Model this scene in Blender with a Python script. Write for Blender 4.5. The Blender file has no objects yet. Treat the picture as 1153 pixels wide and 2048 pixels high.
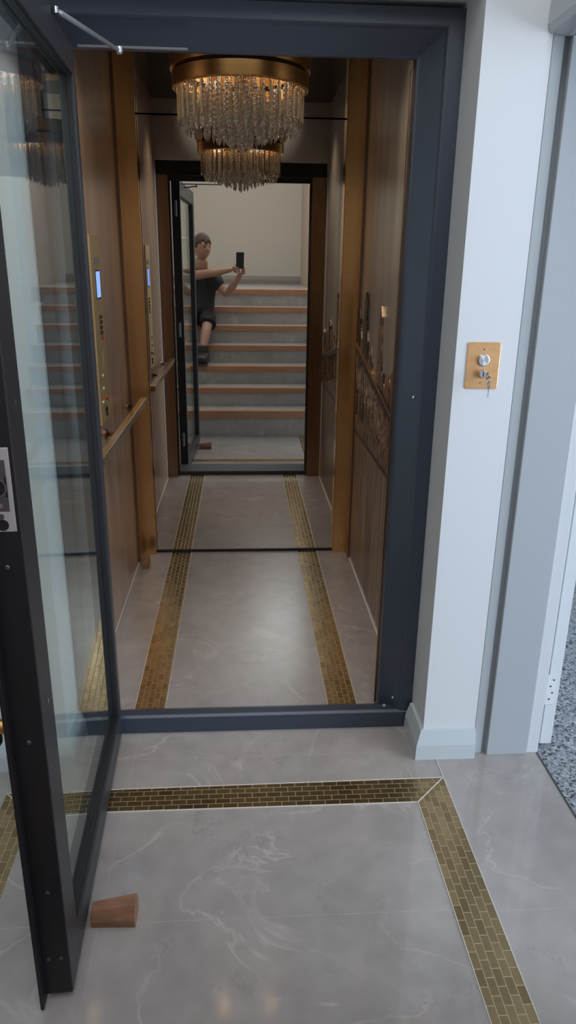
import bpy, bmesh, math, random
from mathutils import Vector, Matrix
random.seed(7)
S = bpy.context.scene
C = S.collection
PI = math.pi

# ------------------------------------------------------------------ helpers
def new_mat(name):
    m = bpy.data.materials.new(name); m.use_nodes = True
    nt = m.node_tree
    return m, nt, nt.nodes['Principled BSDF']

def pmat(name, col, rough=.5, metal=0., bump=0., bscale=60., var=0., vscale=(3, 3, 3), emit=None, spec=.5, rvar=0.):
    m, nt, p = new_mat(name)
    N, L = nt.nodes, nt.links
    p.inputs['Base Color'].default_value = (*col, 1)
    p.inputs['Roughness'].default_value = rough
    p.inputs['Metallic'].default_value = metal
    p.inputs['Specular IOR Level'].default_value = spec
    tc = N.new('ShaderNodeTexCoord')
    if var or rvar:
        mp = N.new('ShaderNodeMapping'); mp.inputs['Scale'].default_value = vscale
        L.new(tc.outputs['Object'], mp.inputs['Vector'])
        nz = N.new('ShaderNodeTexNoise'); nz.inputs['Scale'].default_value = 1; nz.inputs['Detail'].default_value = 6
        L.new(mp.outputs['Vector'], nz.inputs['Vector'])
        if var:
            r = N.new('ShaderNodeValToRGB')
            r.color_ramp.elements[0].position = .3; r.color_ramp.elements[1].position = .7
            r.color_ramp.elements[0].color = (*[c * (1 - var) for c in col], 1)
            r.color_ramp.elements[1].color = (*[min(1, c * (1 + var)) for c in col], 1)
            L.new(nz.outputs['Fac'], r.inputs['Fac']); L.new(r.outputs['Color'], p.inputs['Base Color'])
        if rvar:
            mr = N.new('ShaderNodeMapRange')
            mr.inputs['From Min'].default_value = .3; mr.inputs['From Max'].default_value = .7
            mr.inputs['To Min'].default_value = max(0, rough - rvar); mr.inputs['To Max'].default_value = rough + rvar
            L.new(nz.outputs['Fac'], mr.inputs['Value']); L.new(mr.outputs['Result'], p.inputs['Roughness'])
    if bump:
        n2 = N.new('ShaderNodeTexNoise'); n2.inputs['Scale'].default_value = bscale; n2.inputs['Detail'].default_value = 4
        L.new(tc.outputs['Object'], n2.inputs['Vector'])
        b = N.new('ShaderNodeBump'); b.inputs['Strength'].default_value = bump; b.inputs['Distance'].default_value = .002
        L.new(n2.outputs['Fac'], b.inputs['Height']); L.new(b.outputs['Normal'], p.inputs['Normal'])
    if emit:
        p.inputs['Emission Color'].default_value = (*emit[0], 1); p.inputs['Emission Strength'].default_value = emit[1]
    return m

def brushed(name, dark, light, rough, axis_scale, metal=1., bump=.15):
    """metal sheet with a directional grain"""
    m, nt, p = new_mat(name); N, L = nt.nodes, nt.links
    tc = N.new('ShaderNodeTexCoord'); mp = N.new('ShaderNodeMapping'); mp.inputs['Scale'].default_value = axis_scale
    L.new(tc.outputs['Object'], mp.inputs['Vector'])
    nz = N.new('ShaderNodeTexNoise'); nz.inputs['Scale'].default_value = 1; nz.inputs['Detail'].default_value = 8; nz.inputs['Roughness'].default_value = .65
    L.new(mp.outputs['Vector'], nz.inputs['Vector'])
    r = N.new('ShaderNodeValToRGB'); r.color_ramp.elements[0].position = .33; r.color_ramp.elements[1].position = .68
    r.color_ramp.elements[0].color = (*dark, 1); r.color_ramp.elements[1].color = (*light, 1)
    L.new(nz.outputs['Fac'], r.inputs['Fac']); L.new(r.outputs['Color'], p.inputs['Base Color'])
    p.inputs['Metallic'].default_value = metal; p.inputs['Roughness'].default_value = rough
    b = N.new('ShaderNodeBump'); b.inputs['Strength'].default_value = bump; b.inputs['Distance'].default_value = .001
    L.new(nz.outputs['Fac'], b.inputs['Height']); L.new(b.outputs['Normal'], p.inputs['Normal'])
    return m

def tile_mat(name, joints_x, joints_y, base=(.335, .305, .292), gl=.10, axes='XY'):
    """polished grey stone tile: cloudy body, pale veins, hairline cracks, thin grout at the given coordinates"""
    m, nt, p = new_mat(name); N, L = nt.nodes, nt.links
    tc = N.new('ShaderNodeTexCoord')
    def noise(sc, det, dist=0., rough=.5):
        n = N.new('ShaderNodeTexNoise'); n.inputs['Scale'].default_value = sc; n.inputs['Detail'].default_value = det
        n.inputs['Distortion'].default_value = dist; n.inputs['Roughness'].default_value = rough
        L.new(tc.outputs['Object'], n.inputs['Vector']); return n.outputs['Fac']
    def ramp(fac, stops):
        r = N.new('ShaderNodeValToRGB'); e = r.color_ramp.elements
        e[0].position, e[0].color = stops[0][0], (*stops[0][1], 1)
        e[1].position, e[1].color = stops[-1][0], (*stops[-1][1], 1)
        for q, c in stops[1:-1]:
            k = e.new(q); k.color = (*c, 1)
        L.new(fac, r.inputs['Fac']); return r.outputs['Color']
    def mixc(fac, a, b, typ='MIX'):
        x = N.new('ShaderNodeMix'); x.data_type = 'RGBA'; x.blend_type = typ
        if hasattr(fac, 'is_linked'): L.new(fac, x.inputs[0])
        else: x.inputs[0].default_value = fac
        for s, v in ((x.inputs[6], a), (x.inputs[7], b)):
            if isinstance(v, tuple): s.default_value = (*v, 1)
            else: L.new(v, s)
        return x.outputs[2]
    def math_(op, a, b=None):
        x = N.new('ShaderNodeMath'); x.operation = op
        for s, v in ((x.inputs[0], a), (x.inputs[1], b)):
            if v is None: continue
            if isinstance(v, (int, float)): s.default_value = v
            else: L.new(v, s)
        return x.outputs[0]
    b0 = tuple(c * .84 for c in base); b1 = tuple(min(1, c * 1.17) for c in base)
    body = ramp(noise(2.3, 7, .5, .6), [(.32, b0), (.68, b1)])
    body = mixc(.35, body, ramp(noise(14, 6), [(.35, b0), (.65, b1)]))
    # pale veins: narrow band of a distorted noise, broken up by another
    vein = ramp(noise(2.4, 5, .9, .55), [(.485, (0, 0, 0)), (.5, (1, 1, 1)), (.515, (0, 0, 0))])
    brk = ramp(noise(5, 4), [(.42, (0, 0, 0)), (.62, (1, 1, 1))])
    vf = mixc(1., vein, brk, 'MULTIPLY')
    body = mixc(math_('MULTIPLY', vf, .32), body, tuple(min(1, c * 2.0) for c in base))
    crack = ramp(noise(1.1, 9, .3, .7), [(.4965, (0, 0, 0)), (.5, (1, 1, 1)), (.5035, (0, 0, 0))])
    cf = mixc(1., crack, ramp(noise(4, 2), [(.52, (0, 0, 0)), (.6, (1, 1, 1))]), 'MULTIPLY')
    body = mixc(math_('MULTIPLY', cf, .4), body, tuple(c * .45 for c in base))
    # grout
    sp = N.new('ShaderNodeSeparateXYZ'); L.new(tc.outputs['Object'], sp.inputs[0])
    g = None
    for out, js in ((sp.outputs[axes[0]], joints_x), (sp.outputs[axes[1]], joints_y)):
        for j in js:
            d = math_('ABSOLUTE', math_('SUBTRACT', out, j))
            k = math_('LESS_THAN', d, .0011)
            g = k if g is None else math_('MAXIMUM', g, k)
    if g is not None:
        body = mixc(math_('MULTIPLY', g, .7), body, (.40, .385, .37))
    L.new(body, p.inputs['Base Color'])
    rr = N.new('ShaderNodeMapRange'); rr.inputs['To Min'].default_value = gl; rr.inputs['To Max'].default_value = gl + .06
    L.new(noise(6, 4), rr.inputs['Value']); L.new(rr.outputs['Result'], p.inputs['Roughness'])
    p.inputs['Specular IOR Level'].default_value = .8
    return m

def mosaic_mat(name='mosaic'):
    m, nt, p = new_mat(name); N, L = nt.nodes, nt.links
    uv = N.new('ShaderNodeUVMap')
    br = N.new('ShaderNodeTexBrick')
    br.inputs['Scale'].default_value = 1; br.inputs['Brick Width'].default_value = .043
    br.inputs['Row Height'].default_value = .0205; br.inputs['Mortar Size'].default_value = .0011
    br.inputs['Mortar Smooth'].default_value = .1; br.inputs['Bias'].default_value = 0
    br.inputs['Color1'].default_value = (.38, .275, .14, 1); br.inputs['Color2'].default_value = (.25, .175, .088, 1)
    br.inputs['Mortar'].default_value = (.55, .44, .28, 1)
    L.new(uv.outputs['UV'], br.inputs['Vector'])
    L.new(br.outputs['Color'], p.inputs['Base Color'])
    p.inputs['Metallic'].default_value = .9
    mr = N.new('ShaderNodeMapRange'); mr.inputs['To Min'].default_value = .24; mr.inputs['To Max'].default_value = .5
    L.new(br.outputs['Fac'], mr.inputs['Value']); L.new(mr.outputs['Result'], p.inputs['Roughness'])
    b = N.new('ShaderNodeBump'); b.invert = True; b.inputs['Strength'].default_value = .5; b.inputs['Distance'].default_value = .001
    L.new(br.outputs['Fac'], b.inputs['Height']); L.new(b.outputs['Normal'], p.inputs['Normal'])
    return m

class MB:
    def __init__(s): s.b = bmesh.new(); s.uv = None
    def box(s, x0, x1, y0, y1, z0, z1, M=None):
        vs = [s.b.verts.new((x, y, z)) for x in (x0, x1) for y in (y0, y1) for z in (z0, z1)]
        for f in ((0, 1, 3, 2), (4, 6, 7, 5), (0, 4, 5, 1), (2, 3, 7, 6), (0, 2, 6, 4), (1, 5, 7, 3)):
            s.b.faces.new([vs[i] for i in f])
        if M:
            for v in vs: v.co = M @ v.co
        return s
    def prism(s, poly, h0, h1, axis='z', M=None):
        """extrude a polygon; axis z: poly in xy, x: poly in yz, y: poly in xz"""
        def P(a, b, c):
            return {'z': (a, b, c), 'x': (c, a, b), 'y': (a, c, b)}[axis]
        A = [s.b.verts.new(P(a, b, h0)) for a, b in poly]; B = [s.b.verts.new(P(a, b, h1)) for a, b in poly]
        n = len(poly)
        s.b.faces.new(A[::-1]); s.b.faces.new(B)
        for i in range(n): s.b.faces.new((A[i], A[(i + 1) % n], B[(i + 1) % n], B[i]))
        if M:
            for v in A + B: v.co = M @ v.co
        return s
    def tube(s, pts, r, seg=12, cap=True):
        pts = [Vector(p) for p in pts]; rings = []
        rr = r if isinstance(r, (list, tuple)) else [r] * len(pts)
        up = None
        for i, p in enumerate(pts):
            t = (pts[min(i + 1, len(pts) - 1)] - pts[max(i - 1, 0)]).normalized()
            if up is None: up = t.orthogonal().normalized()
            up = (up - t * up.dot(t)).normalized(); w = t.cross(up)
            rings.append([s.b.verts.new(p + (up * math.cos(a) + w * math.sin(a)) * rr[i]) for a in [2 * PI * k / seg for k in range(seg)]])
        for a, b in zip(rings, rings[1:]):
            for k in range(seg): s.b.faces.new((a[k], a[(k + 1) % seg], b[(k + 1) % seg], b[k]))
        if cap: s.b.faces.new(rings[0][::-1]); s.b.faces.new(rings[-1])
        return s
    def lathe(s, prof, c=(0, 0, 0), seg=48, axis='z', closed=False):
        rings = []
        for r, h in prof:
            ring = []
            for k in range(seg):
                a = 2 * PI * k / seg; u, v = r * math.cos(a), r * math.sin(a)
                o = {'z': (u, v, h), 'y': (u, h, v), 'x': (h, u, v)}[axis]
                ring.append(s.b.verts.new((c[0] + o[0], c[1] + o[1], c[2] + o[2])))
            rings.append(ring)
        rg = rings + ([rings[0]] if closed else [])
        for a, b in zip(rg, rg[1:]):
            for k in range(seg): s.b.faces.new((a[k], a[(k + 1) % seg], b[(k + 1) % seg], b[k]))
        if not closed:
            s.b.faces.new(rings[0][::-1]); s.b.faces.new(rings[-1])
        return s
    def ball(s, c, r, sub=2):
        r_ = bmesh.ops.create_icosphere(s.b, subdivisions=sub, radius=1)
        sc = r if isinstance(r, (tuple, list)) else (r, r, r)
        for v in r_['verts']: v.co = Vector((v.co.x * sc[0] + c[0], v.co.y * sc[1] + c[1], v.co.z * sc[2] + c[2]))
        return s
    def build(s, name, mat=None, parent=None, bevel=0, smooth=False, M=None):
        bmesh.ops.recalc_face_normals(s.b, faces=s.b.faces)
        me = bpy.data.meshes.new(name); s.b.to_mesh(me); s.b.free()
        if smooth: me.shade_smooth()
        if mat: me.materials.append(mat)
        o = bpy.data.objects.new(name, me); C.objects.link(o)
        if M: me.transform(M)
        if bevel:
            md = o.modifiers.new('bevel', 'BEVEL'); md.width = bevel; md.segments = 2; md.limit_method = 'ANGLE'
        if parent is not None:
            o.parent = parent
            o.matrix_parent_inverse = parent.matrix_basis.inverted()
        return o

def tag(o, label=None, cat=None, group=None, kind=None):
    if label: o['label'] = label
    if cat: o['category'] = cat
    if group: o['group'] = group
    if kind: o['kind'] = kind
    return o
def thing(name, label, cat, loc=(0, 0, 0), rz=0, group=None):
    o = bpy.data.objects.new(name, None); C.objects.link(o); o.location = loc; o.rotation_euler = (0, 0, rz)
    o.empty_display_size = .05
    return tag(o, label, cat, group)
def struct(mb, name, mat, bevel=0):
    return tag(mb.build(name, mat, None, bevel), kind='structure')
bpy.context.view_layer.update()

# ------------------------------------------------------------------ materials
M_floor = tile_mat('landing tile', [-.352, ], [1.955, 1.345], gl=.05)
M_floor_side = tile_mat('landing side tile', [], [1.335, 1.955], gl=.04)
M_cabfloor = tile_mat('car floor tile', [], [2.635, 3.245], base=(.30, .275, .275), gl=.22)
M_mosaic = mosaic_mat()
M_wall = pmat('white wall paint', (.66, .68, .71), .45, bump=.05, bscale=200)
M_hallwall = pmat('warm white wall paint', (.70, .67, .60), .5, bump=.05, bscale=200)
M_ceil = pmat('ceiling paint', (.7, .7, .68), .6, bump=.04)
M_trim = pmat('satin trim paint', (.50, .55, .58), .3)
M_jamb = pmat('gloss jamb paint', (.40, .43, .46), .25)
M_leafwhite = pmat('gloss white door paint', (.62, .65, .68), .3)
M_frame = pmat('dark grey powder coat', (.036, .046, .070), .32, bump=.1, bscale=900, spec=.6)
M_leaf = pmat('black powder coat', (.007, .007, .010), .5, bump=.12, bscale=900)
M_leafface = pmat('charcoal powder coat', (.026, .028, .033), .4, bump=.1, bscale=900)
M_gasket = pmat('black rubber', (.006, .006, .008), .6, bump=.05)
M_gold = brushed('brushed gold', (.90, .54, .22), (.98, .64, .31), .24, (3, 3, 220), bump=.08)
M_goldedge = brushed('polished gold edge', (.75, .42, .14), (.85, .5, .2), .2, (60, 60, 3), bump=.03)
M_bronze_left = brushed('bronze wall sheet', (.43, .29, .21), (.68, .50, .38), .3, (9, 9, 1.3), metal=.45, bump=.25)
M_bronze_right = brushed('grey bronze wall sheet', (.38, .32, .27), (.62, .56, .50), .3, (9, 9, 1.1), metal=.45, bump=.2)
M_copper = brushed('dark bronze strip', (.28, .17, .11), (.36, .23, .15), .32, (80, 80, 4))
M_brass = brushed('pale brass plate', (.74, .60, .30), (.84, .70, .38), .42, (120, 4, 4), metal=.85, bump=.04)
M_coppersheet = brushed('satin copper plate', (.78, .42, .18), (.88, .52, .26), .36, (30, 4, 90), metal=.75, bump=.05)
M_steel = pmat('brushed steel', (.62, .62, .64), .25, 1, bump=.05, bscale=300)
M_satin = pmat('satin aluminium plate', (.62, .62, .66), .4, .6, bump=.05, bscale=500)
M_darksteel = pmat('dark steel', (.16, .15, .16), .4, .8, bump=.05, bscale=300)
M_black = pmat('black plastic', (.012, .012, .015), .35, bump=.02)
M_red = pmat('red plastic', (.5, .03, .02), .35, bump=.02)
M_blue = pmat('blue lit screen', (.05, .1, .5), .3, emit=((.16, .30, 1.), 1.6), bump=.01)
M_silverpaint = pmat('grey aluminium', (.35, .36, .38), .35, .5, bump=.03)
M_wood = brushed('raw hardwood', (.20, .092, .048), (.31, .155, .088), .6, (14, 60, 60), metal=0, bump=.4)
M_nosing = brushed('oiled timber nosing', (.42, .20, .11), (.58, .31, .18), .4, (4, 60, 60), metal=0, bump=.15)
M_stair = tile_mat('stair tile', [], [], base=(.46, .43, .415), gl=.16)
M_bead = None

def crystal(name, col, tint):
    m, nt, p = new_mat(name); N, L = nt.nodes, nt.links
    p.inputs['Base Color'].default_value = (*col, 1)
    p.inputs['Roughness'].default_value = .04; p.inputs['IOR'].default_value = 1.55
    p.inputs['Transmission Weight'].default_value = tint
    tc = N.new('ShaderNodeTexCoord'); nz = N.new('ShaderNodeTexNoise'); nz.inputs['Scale'].default_value = 90
    L.new(tc.outputs['Object'], nz.inputs['Vector'])
    b = N.new('ShaderNodeBump'); b.inputs['Strength'].default_value = .3; b.inputs['Distance'].default_value = .002
    L.new(nz.outputs['Fac'], b.inputs['Height']); L.new(b.outputs['Normal'], p.inputs['Normal'])
    return m
M_crystal = crystal('smoky crystal', (.97, .95, .90), .9)
M_amber = crystal('amber crystal', (.96, .86, .66), .85)

def glass_mat(name):
    m = bpy.data.materials.new(name); m.use_nodes = True; nt = m.node_tree; N, L = nt.nodes, nt.links
    N.clear()
    out = N.new('ShaderNodeOutputMaterial'); mix = N.new('ShaderNodeMixShader')
    t = N.new('ShaderNodeBsdfTransparent'); t.inputs['Color'].default_value = (.95, .985, .97, 1)
    g = N.new('ShaderNodeBsdfGlossy'); g.inputs['Roughness'].default_value = 0; g.inputs['Color'].default_value = (.95, 1, .98, 1)
    f = N.new('ShaderNodeFresnel'); gm = N.new('ShaderNodeNewGeometry'); iv = N.new('ShaderNodeMapRange')      # same index on entering and leaving the sheet
    iv.inputs['To Min'].default_value = 1.36; iv.inputs['To Max'].default_value = 1 / 1.36
    L.new(gm.outputs['Backfacing'], iv.inputs['Value']); L.new(iv.outputs['Result'], f.inputs['IOR'])
    tc = N.new('ShaderNodeTexCoord'); nz = N.new('ShaderNodeTexNoise'); nz.inputs['Scale'].default_value = 1.2
    b = N.new('ShaderNodeBump'); b.inputs['Strength'].default_value = .02; b.inputs['Distance'].default_value = .001
    L.new(tc.outputs['Object'], nz.inputs['Vector']); L.new(nz.outputs['Fac'], b.inputs['Height'])
    L.new(b.outputs['Normal'], g.inputs['Normal'])
    L.new(f.outputs[0], mix.inputs[0]); L.new(t.outputs[0], mix.inputs[1]); L.new(g.outputs[0], mix.inputs[2])
    L.new(mix.outputs[0], out.inputs['Surface'])
    return m
M_glass = glass_mat('clear door glass')

def mirror_mat():
    m, nt, p = new_mat('tinted mirror'); N, L = nt.nodes, nt.links
    p.inputs['Metallic'].default_value = 1; p.inputs['Roughness'].default_value = .0
    p.inputs['Base Color'].default_value = (.72, .69, .63, 1)
    tc = N.new('ShaderNodeTexCoord'); nz = N.new('ShaderNodeTexNoise'); nz.inputs['Scale'].default_value = 3
    L.new(tc.outputs['Object'], nz.inputs['Vector'])
    mr = N.new('ShaderNodeMapRange'); mr.inputs['To Min'].default_value = 0.; mr.inputs['To Max'].default_value = .02
    L.new(nz.outputs['Fac'], mr.inputs['Value']); L.new(mr.outputs['Result'], p.inputs['Roughness'])
    return m
M_mirror = mirror_mat()

def terrazzo():
    m, nt, p = new_mat('speckled garage floor'); N, L = nt.nodes, nt.links
    tc = N.new('ShaderNodeTexCoord'); v = N.new('ShaderNodeTexVoronoi'); v.inputs['Scale'].default_value = 150
    L.new(tc.outputs['Object'], v.inputs['Vector'])
    r = N.new('ShaderNodeValToRGB'); r.color_ramp.interpolation = 'CONSTANT'
    e = r.color_ramp.elements; e[0].color = (.05, .055, .065, 1); e[1].position = .2; e[1].color = (.20, .22, .245, 1)
    k = e.new(.5); k.color = (.27, .29, .315, 1); k = e.new(.8); k.color = (.40, .42, .44, 1)
    sp = N.new('ShaderNodeSeparateColor'); L.new(v.outputs['Color'], sp.inputs[0])
    L.new(sp.outputs[0], r.inputs['Fac']); L.new(r.outputs['Color'], p.inputs['Base Color'])
    p.inputs['Roughness'].default_value = .45
    return m
M_terrazzo = terrazzo()

# ------------------------------------------------------------------ key dimensions (metres)
XL, XR = -.96, .74           # landing side walls
YF = 1.93                    # wall face the lift stands in
SX0, SX1 = -.465, .465       # clear door opening
PX0, PX1 = -.546, .575       # outer faces of the portal
CL, CR = -.55, .575          # lift car side walls
YM = 3.72                    # mirror
CEIL = 3.75

# ------------------------------------------------------------------ the room
struct(MB().box(XL - .2, .613, .6, 2.2, -.1, 0), 'floor', M_floor)
struct(MB().box(.613, .955, .6, 2.0, -.1, 0), 'floor_right', M_floor_side)
struct(MB().box(CL - .05, CR + .05, 2.2, 3.85, -.1, 0), 'floor_car', M_cabfloor)
struct(MB().box(.955, 5.2, -3.2, 7.0, -.12, -.006), 'floor_garage', M_terrazzo)
struct(MB().box(.951, .957, .9, 1.97, -.05, .0012), 'trim_1', pmat('dark joint strip', (.05, .05, .05), .5, bump=.05))

# mosaic borders, mitred at the corners
def strip(name, quad, along, origin):
    b = bmesh.new(); uvl = b.loops.layers.uv.new('UVMap')
    vs = [b.verts.new((x, y, .0012)) for x, y in quad]
    lo = [b.verts.new((x, y, -.004)) for x, y in quad]
    f = b.faces.new(vs)
    for i in range(4): b.faces.new((vs[i], lo[i], lo[(i + 1) % 4], vs[(i + 1) % 4]))
    for fc in b.faces:
        for l in fc.loops:
            x, y = l.vert.co.x - origin[0], l.vert.co.y - origin[1]
            l[uvl].uv = (x, y) if along == 'x' else (y, x)
    m = MB(); m.b.free(); m.b = b
    return struct(m, name, M_mosaic)
strip('trim_2', [(-.613, 1.722), (.512, 1.722), (.613, 1.824), (-.707, 1.812)], 'x', (0, 1.7215))
strip('trim_3', [(.512, .9), (.614, .9), (.613, 1.824), (.512, 1.722)], 'y', (.5115, 0))
strip('trim_4', [(-.707, .9), (-.605, .9), (-.613, 1.722), (-.707, 1.812)], 'y', (-.7075, 0))
strip('trim_5', [(-.389, 2.19), (-.281, 2.19), (-.281, YM), (-.389, YM)], 'y', (-.3885, .01))
strip('trim_6', [(.301, 2.19), (.407, 2.19), (.407, YM), (.301, YM)], 'y', (.3015, .01))
M_line = pmat('pale grout', (.62, .58, .52), .5, bump=.05)
g = MB()
def line(mb, a, b, w=.0016, z=.0022):
    a = Vector((*a, 0)); b = Vector((*b, 0)); n = (b - a).normalized().cross(Vector((0, 0, 1))) * w
    mb.prism([(a + n).to_tuple()[:2], (b + n).to_tuple()[:2], (b - n).to_tuple()[:2], (a - n).to_tuple()[:2]], -.001, z)
for a, b in (((.512, 1.722), (.613, 1.824)), ((-.613, 1.722), (-.707, 1.812)), ((-.613, 1.7215), (.512, 1.7215)), ((-.707, 1.813), (.613, 1.825)),
             ((.5115, .9), (.5115, 1.722)), ((.6145, .9), (.6145, 1.95)),
             ((-.389, 2.19), (-.389, YM)), ((-.281, 2.19), (-.281, YM)), ((.301, 2.19), (.301, YM)), ((.407, 2.19), (.407, YM))):
    line(g, a, b, .0010 if b[1] > 2 or a[0] == b[0] else .0015)
struct(g, 'trim_7', M_line)
# caulk line where the car's wall sheets meet the floor
struct(MB().box(CL, CL + .005, 2.2, YM, 0, .005).box(CR - .005, CR, 2.2, YM, 0, .005).box(CL + .005, -.47, YM - .005, YM, 0, .004).box(.49, CR - .005, YM - .03, YM - .025, 0, .004),
       'trim_8', pmat('white sealant', (.72, .70, .68), .5, bump=.03))

# wall round the lift: two piers and the part above, with a reveal back to the portal
struct(MB().box(.572, XR, YF + .008, 2.3, 0, CEIL), 'wall_front_right', M_wall)
struct(MB().box(XL - .1, -.548, YF + .008, 2.3, 0, CEIL), 'wall_front_left', M_wall)
struct(MB().box(-.548, .572, YF + .008, 2.3, 2.128, CEIL), 'wall_front_top', M_wall)
# left wall, back wall of the upper landing, right wall with the garage doorway in it
struct(MB().box(XL - .1, XL, -3.16, YF + .1, 0, CEIL), 'wall_left', M_hallwall)
struct(MB().box(XL - .1, 1.0, -3.2, -3.06, 0, CEIL), 'wall_back', M_hallwall)
M_rev = M_wall
struct(MB().box(XR, .955, 1.955, 2.3, 0, CEIL).box(XR, .955, .94, 1.955, 2.035, CEIL).box(XR, .955, -.1, .94, 0, CEIL), 'wall_right', M_wall)
struct(MB().box(.82, .955, -3.16, -.1, 0, CEIL), 'wall_right_rear', pmat('warm lit plaster', (.66, .52, .45), .5, bump=.05))  # pinkish tone puts the warm light on this wall into its colour
struct(MB().box(XL - .1, .955, -3.2, 2.3, CEIL, CEIL + .1), 'ceiling', M_ceil)
# garage shell, open to the sky on its far side
struct(MB().box(.955, 5.3, 6.9, 7.1, -.1, 3.1), 'wall_garage_front', M_wall)
struct(MB().box(.955, 5.3, -3.3, -3.2, -.1, 3.1), 'wall_garage_back', M_wall)
struct(MB().box(.955, 5.3, -3.3, 7.1, 3.0, 3.1), 'ceiling_garage', M_ceil)
struct(MB().box(.80, .955, 2.3, 6.9, -.1, 3.1), 'wall_garage_left', M_wall)
struct(MB().box(5.2, 5.3, -3.3, -2.4, -.1, 3.1).box(5.2, 5.3, 4.6, 7.0, -.1, 3.1).box(5.2, 5.3, -2.4, 4.6, 2.5, 3.1), 'wall_garage_right', M_wall)

# skirting with a splayed top
sk = [(0, 0), (-.026, 0), (-.024, .052), (-.010, .098), (0, .10)]
def skirt_y(y, x0, x1, name):     # runs along x on a face looking towards -y
    struct(MB().prism([(y + a, b) for a, b in sk], x0, x1, 'x'), name, M_trim, .001)
def skirt_x(x, y0, y1, name, s=1):  # runs along y
    m = MB().prism([(x + s * a, b) for a, b in sk], y0, y1, 'y'); struct(m, name, M_trim, .001)
# right pier: mitred L of skirting
def pier_skirt(name, xa, xb, s):
    b = MB(); yf = YF + .008
    prof = sk
    rings = []
    for stop in range(3):
        ring = []
        for a, z in prof:
            if stop == 0: p = (xa + s * a, 2.085, z)
            elif stop == 1: p = (xa + s * a, yf + a, z)
            else: p = (xb, yf + a, z)
            ring.append(b.b.verts.new(p))
        rings.append(ring)
    n = len(prof)
    for r0, r1 in zip(rings, rings[1:]):
        for k in range(n): b.b.faces.new((r0[k], r0[(k + 1) % n], r1[(k + 1) % n], r1[k]))
    b.b.faces.new(rings[0]); b.b.faces.new(rings[-1][::-1])
    struct(b, name, M_trim)
pier_skirt('baseboard_front_right', .572, XR, 1)
pier_skirt('baseboard_front_left', -.548, XL, -1)
skirt_y(-3.06, XL, .82, 'baseboard_back')
bpy.data.objects['baseboard_back'].data.transform(Matrix.Rotation(PI, 4, 'Z') @ Matrix.Translation((0, 0, 0)))
bpy.data.objects['baseboard_back'].data.transform(Matrix.Translation((XL + .82, -6.12, 1.246)))
bpy.data.objects['baseboard_back'].data.materials[0] = pmat('stone skirting', (.30, .28, .26), .4, bump=.05)

# ------------------------------------------------------------------ staircase behind the viewer (seen in the mirror)
st = thing('staircase', 'grey tiled staircase with seven timber nosings facing the lift', 'stairs', (0, .89, 0))
zs = [0, .232, .401, .57, .739, .908, 1.077, 1.246]
for k in range(1, 8):
    y1 = .878 - (k - 1) * .25; y0 = y1 - .25 if k < 7 else -3.06
    step = MB().box(XL + .002, .722, (y0 - .02 if k < 7 else y1 - .05), y1 - .012, (zs[k - 1] if k > 1 else 0) , zs[k]).build('step' if k < 7 else 'top_landing', M_stair, st)
    if k == 7:
        MB().box(XL + .002, .818, -3.055, -.672, 1.10, 1.246).build('landing_floor', M_stair, st)
    h = .07 if k == 1 else .052
    MB().box(XL + .002, .722, y1 - .06, y1 + .004, zs[k] - h, zs[k] + .001).build('nosing', M_nosing, step, .004)

# ------------------------------------------------------------------ lift car shell
struct(MB().box(CL - .03, CL, 2.2, 3.85, 0, 2.5), 'wall_car_left', M_bronze_left)
struct(MB().box(CR, CR + .03, 2.2, 3.85, 0, 2.5), 'wall_car_right', M_bronze_right)
struct(MB().box(CL, CR, 3.75, 3.8, 0, 2.5), 'wall_car_back', M_gasket)
struct(MB().box(CL - .03, CR + .03, 2.12, 3.85, 2.47, 2.5), 'ceiling_car', pmat('black gloss ceiling', (.02, .018, .018), .15, bump=.02))
struct(MB().box(-.613, SX0 - .012, 2.205, 2.235, 0, 2.24).box(SX1 + .012, .612, 2.205, 2.235, 0, 2.24), 'wall_car_front', M_copper)
struct(MB().box(CL, CR, 2.205, 2.235, 2.235, 2.47), 'wall_car_front_top', pmat('beige transom panel', (.30, .27, .23), .35, bump=.05))
struct(MB().box(CL, CR, 2.20, 2.24, 2.045, 2.235), 'trim_9', M_black)
# gold pilasters beside the mirror and their return trims on the side walls
pl = tag(MB().box(CL, -.470, 3.685, 3.75, 0, 2.47).build('gold_pilaster', M_gold, None, .002),
         'brushed gold corner pilaster left of the mirror, near the control panel', 'pilaster', 'gold corner pilasters')
MB().box(CL + .001, CL + .012, 3.565, 3.685, .005, 2.465).build('return_strip', M_copper, pl)
MB().box(-.472, -.469, 3.682, 3.72, .0, 2.47).build('edge_trim', M_goldedge, pl)
pr = tag(MB().box(.492, CR, 3.685, 3.75, 0, 2.47).build('gold_pilaster', M_gold, None, .002),
         'brushed gold corner pilaster right of the mirror, beside the skyline wall', 'pilaster', 'gold corner pilasters')
MB().box(CR - .012, CR - .001, 3.60, 3.685, .005, 2.465).build('return_strip', M_copper, pr)
MB().box(.489, .492, 3.682, 3.72, 0, 2.47).build('edge_trim', M_goldedge, pr)
# mirror: two sheets
mi = tag(MB().box(-.467, .489, YM, YM + .006, .014, 2.134).build('wall_mirror', M_mirror),
         'large tinted mirror on the back wall of the lift, below the joint', 'mirror', 'mirror sheets')
MB().box(-.467, .489, YM - .006, YM + .01, .0, .0135).build('bottom_channel', M_gasket, mi)
tag(MB().box(-.467, .489, YM, YM + .006, 2.142, 2.468).build('wall_mirror', M_mirror),
    'narrow upper mirror strip above the dark joint, behind the chandelier', 'mirror', 'mirror sheets')

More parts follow.
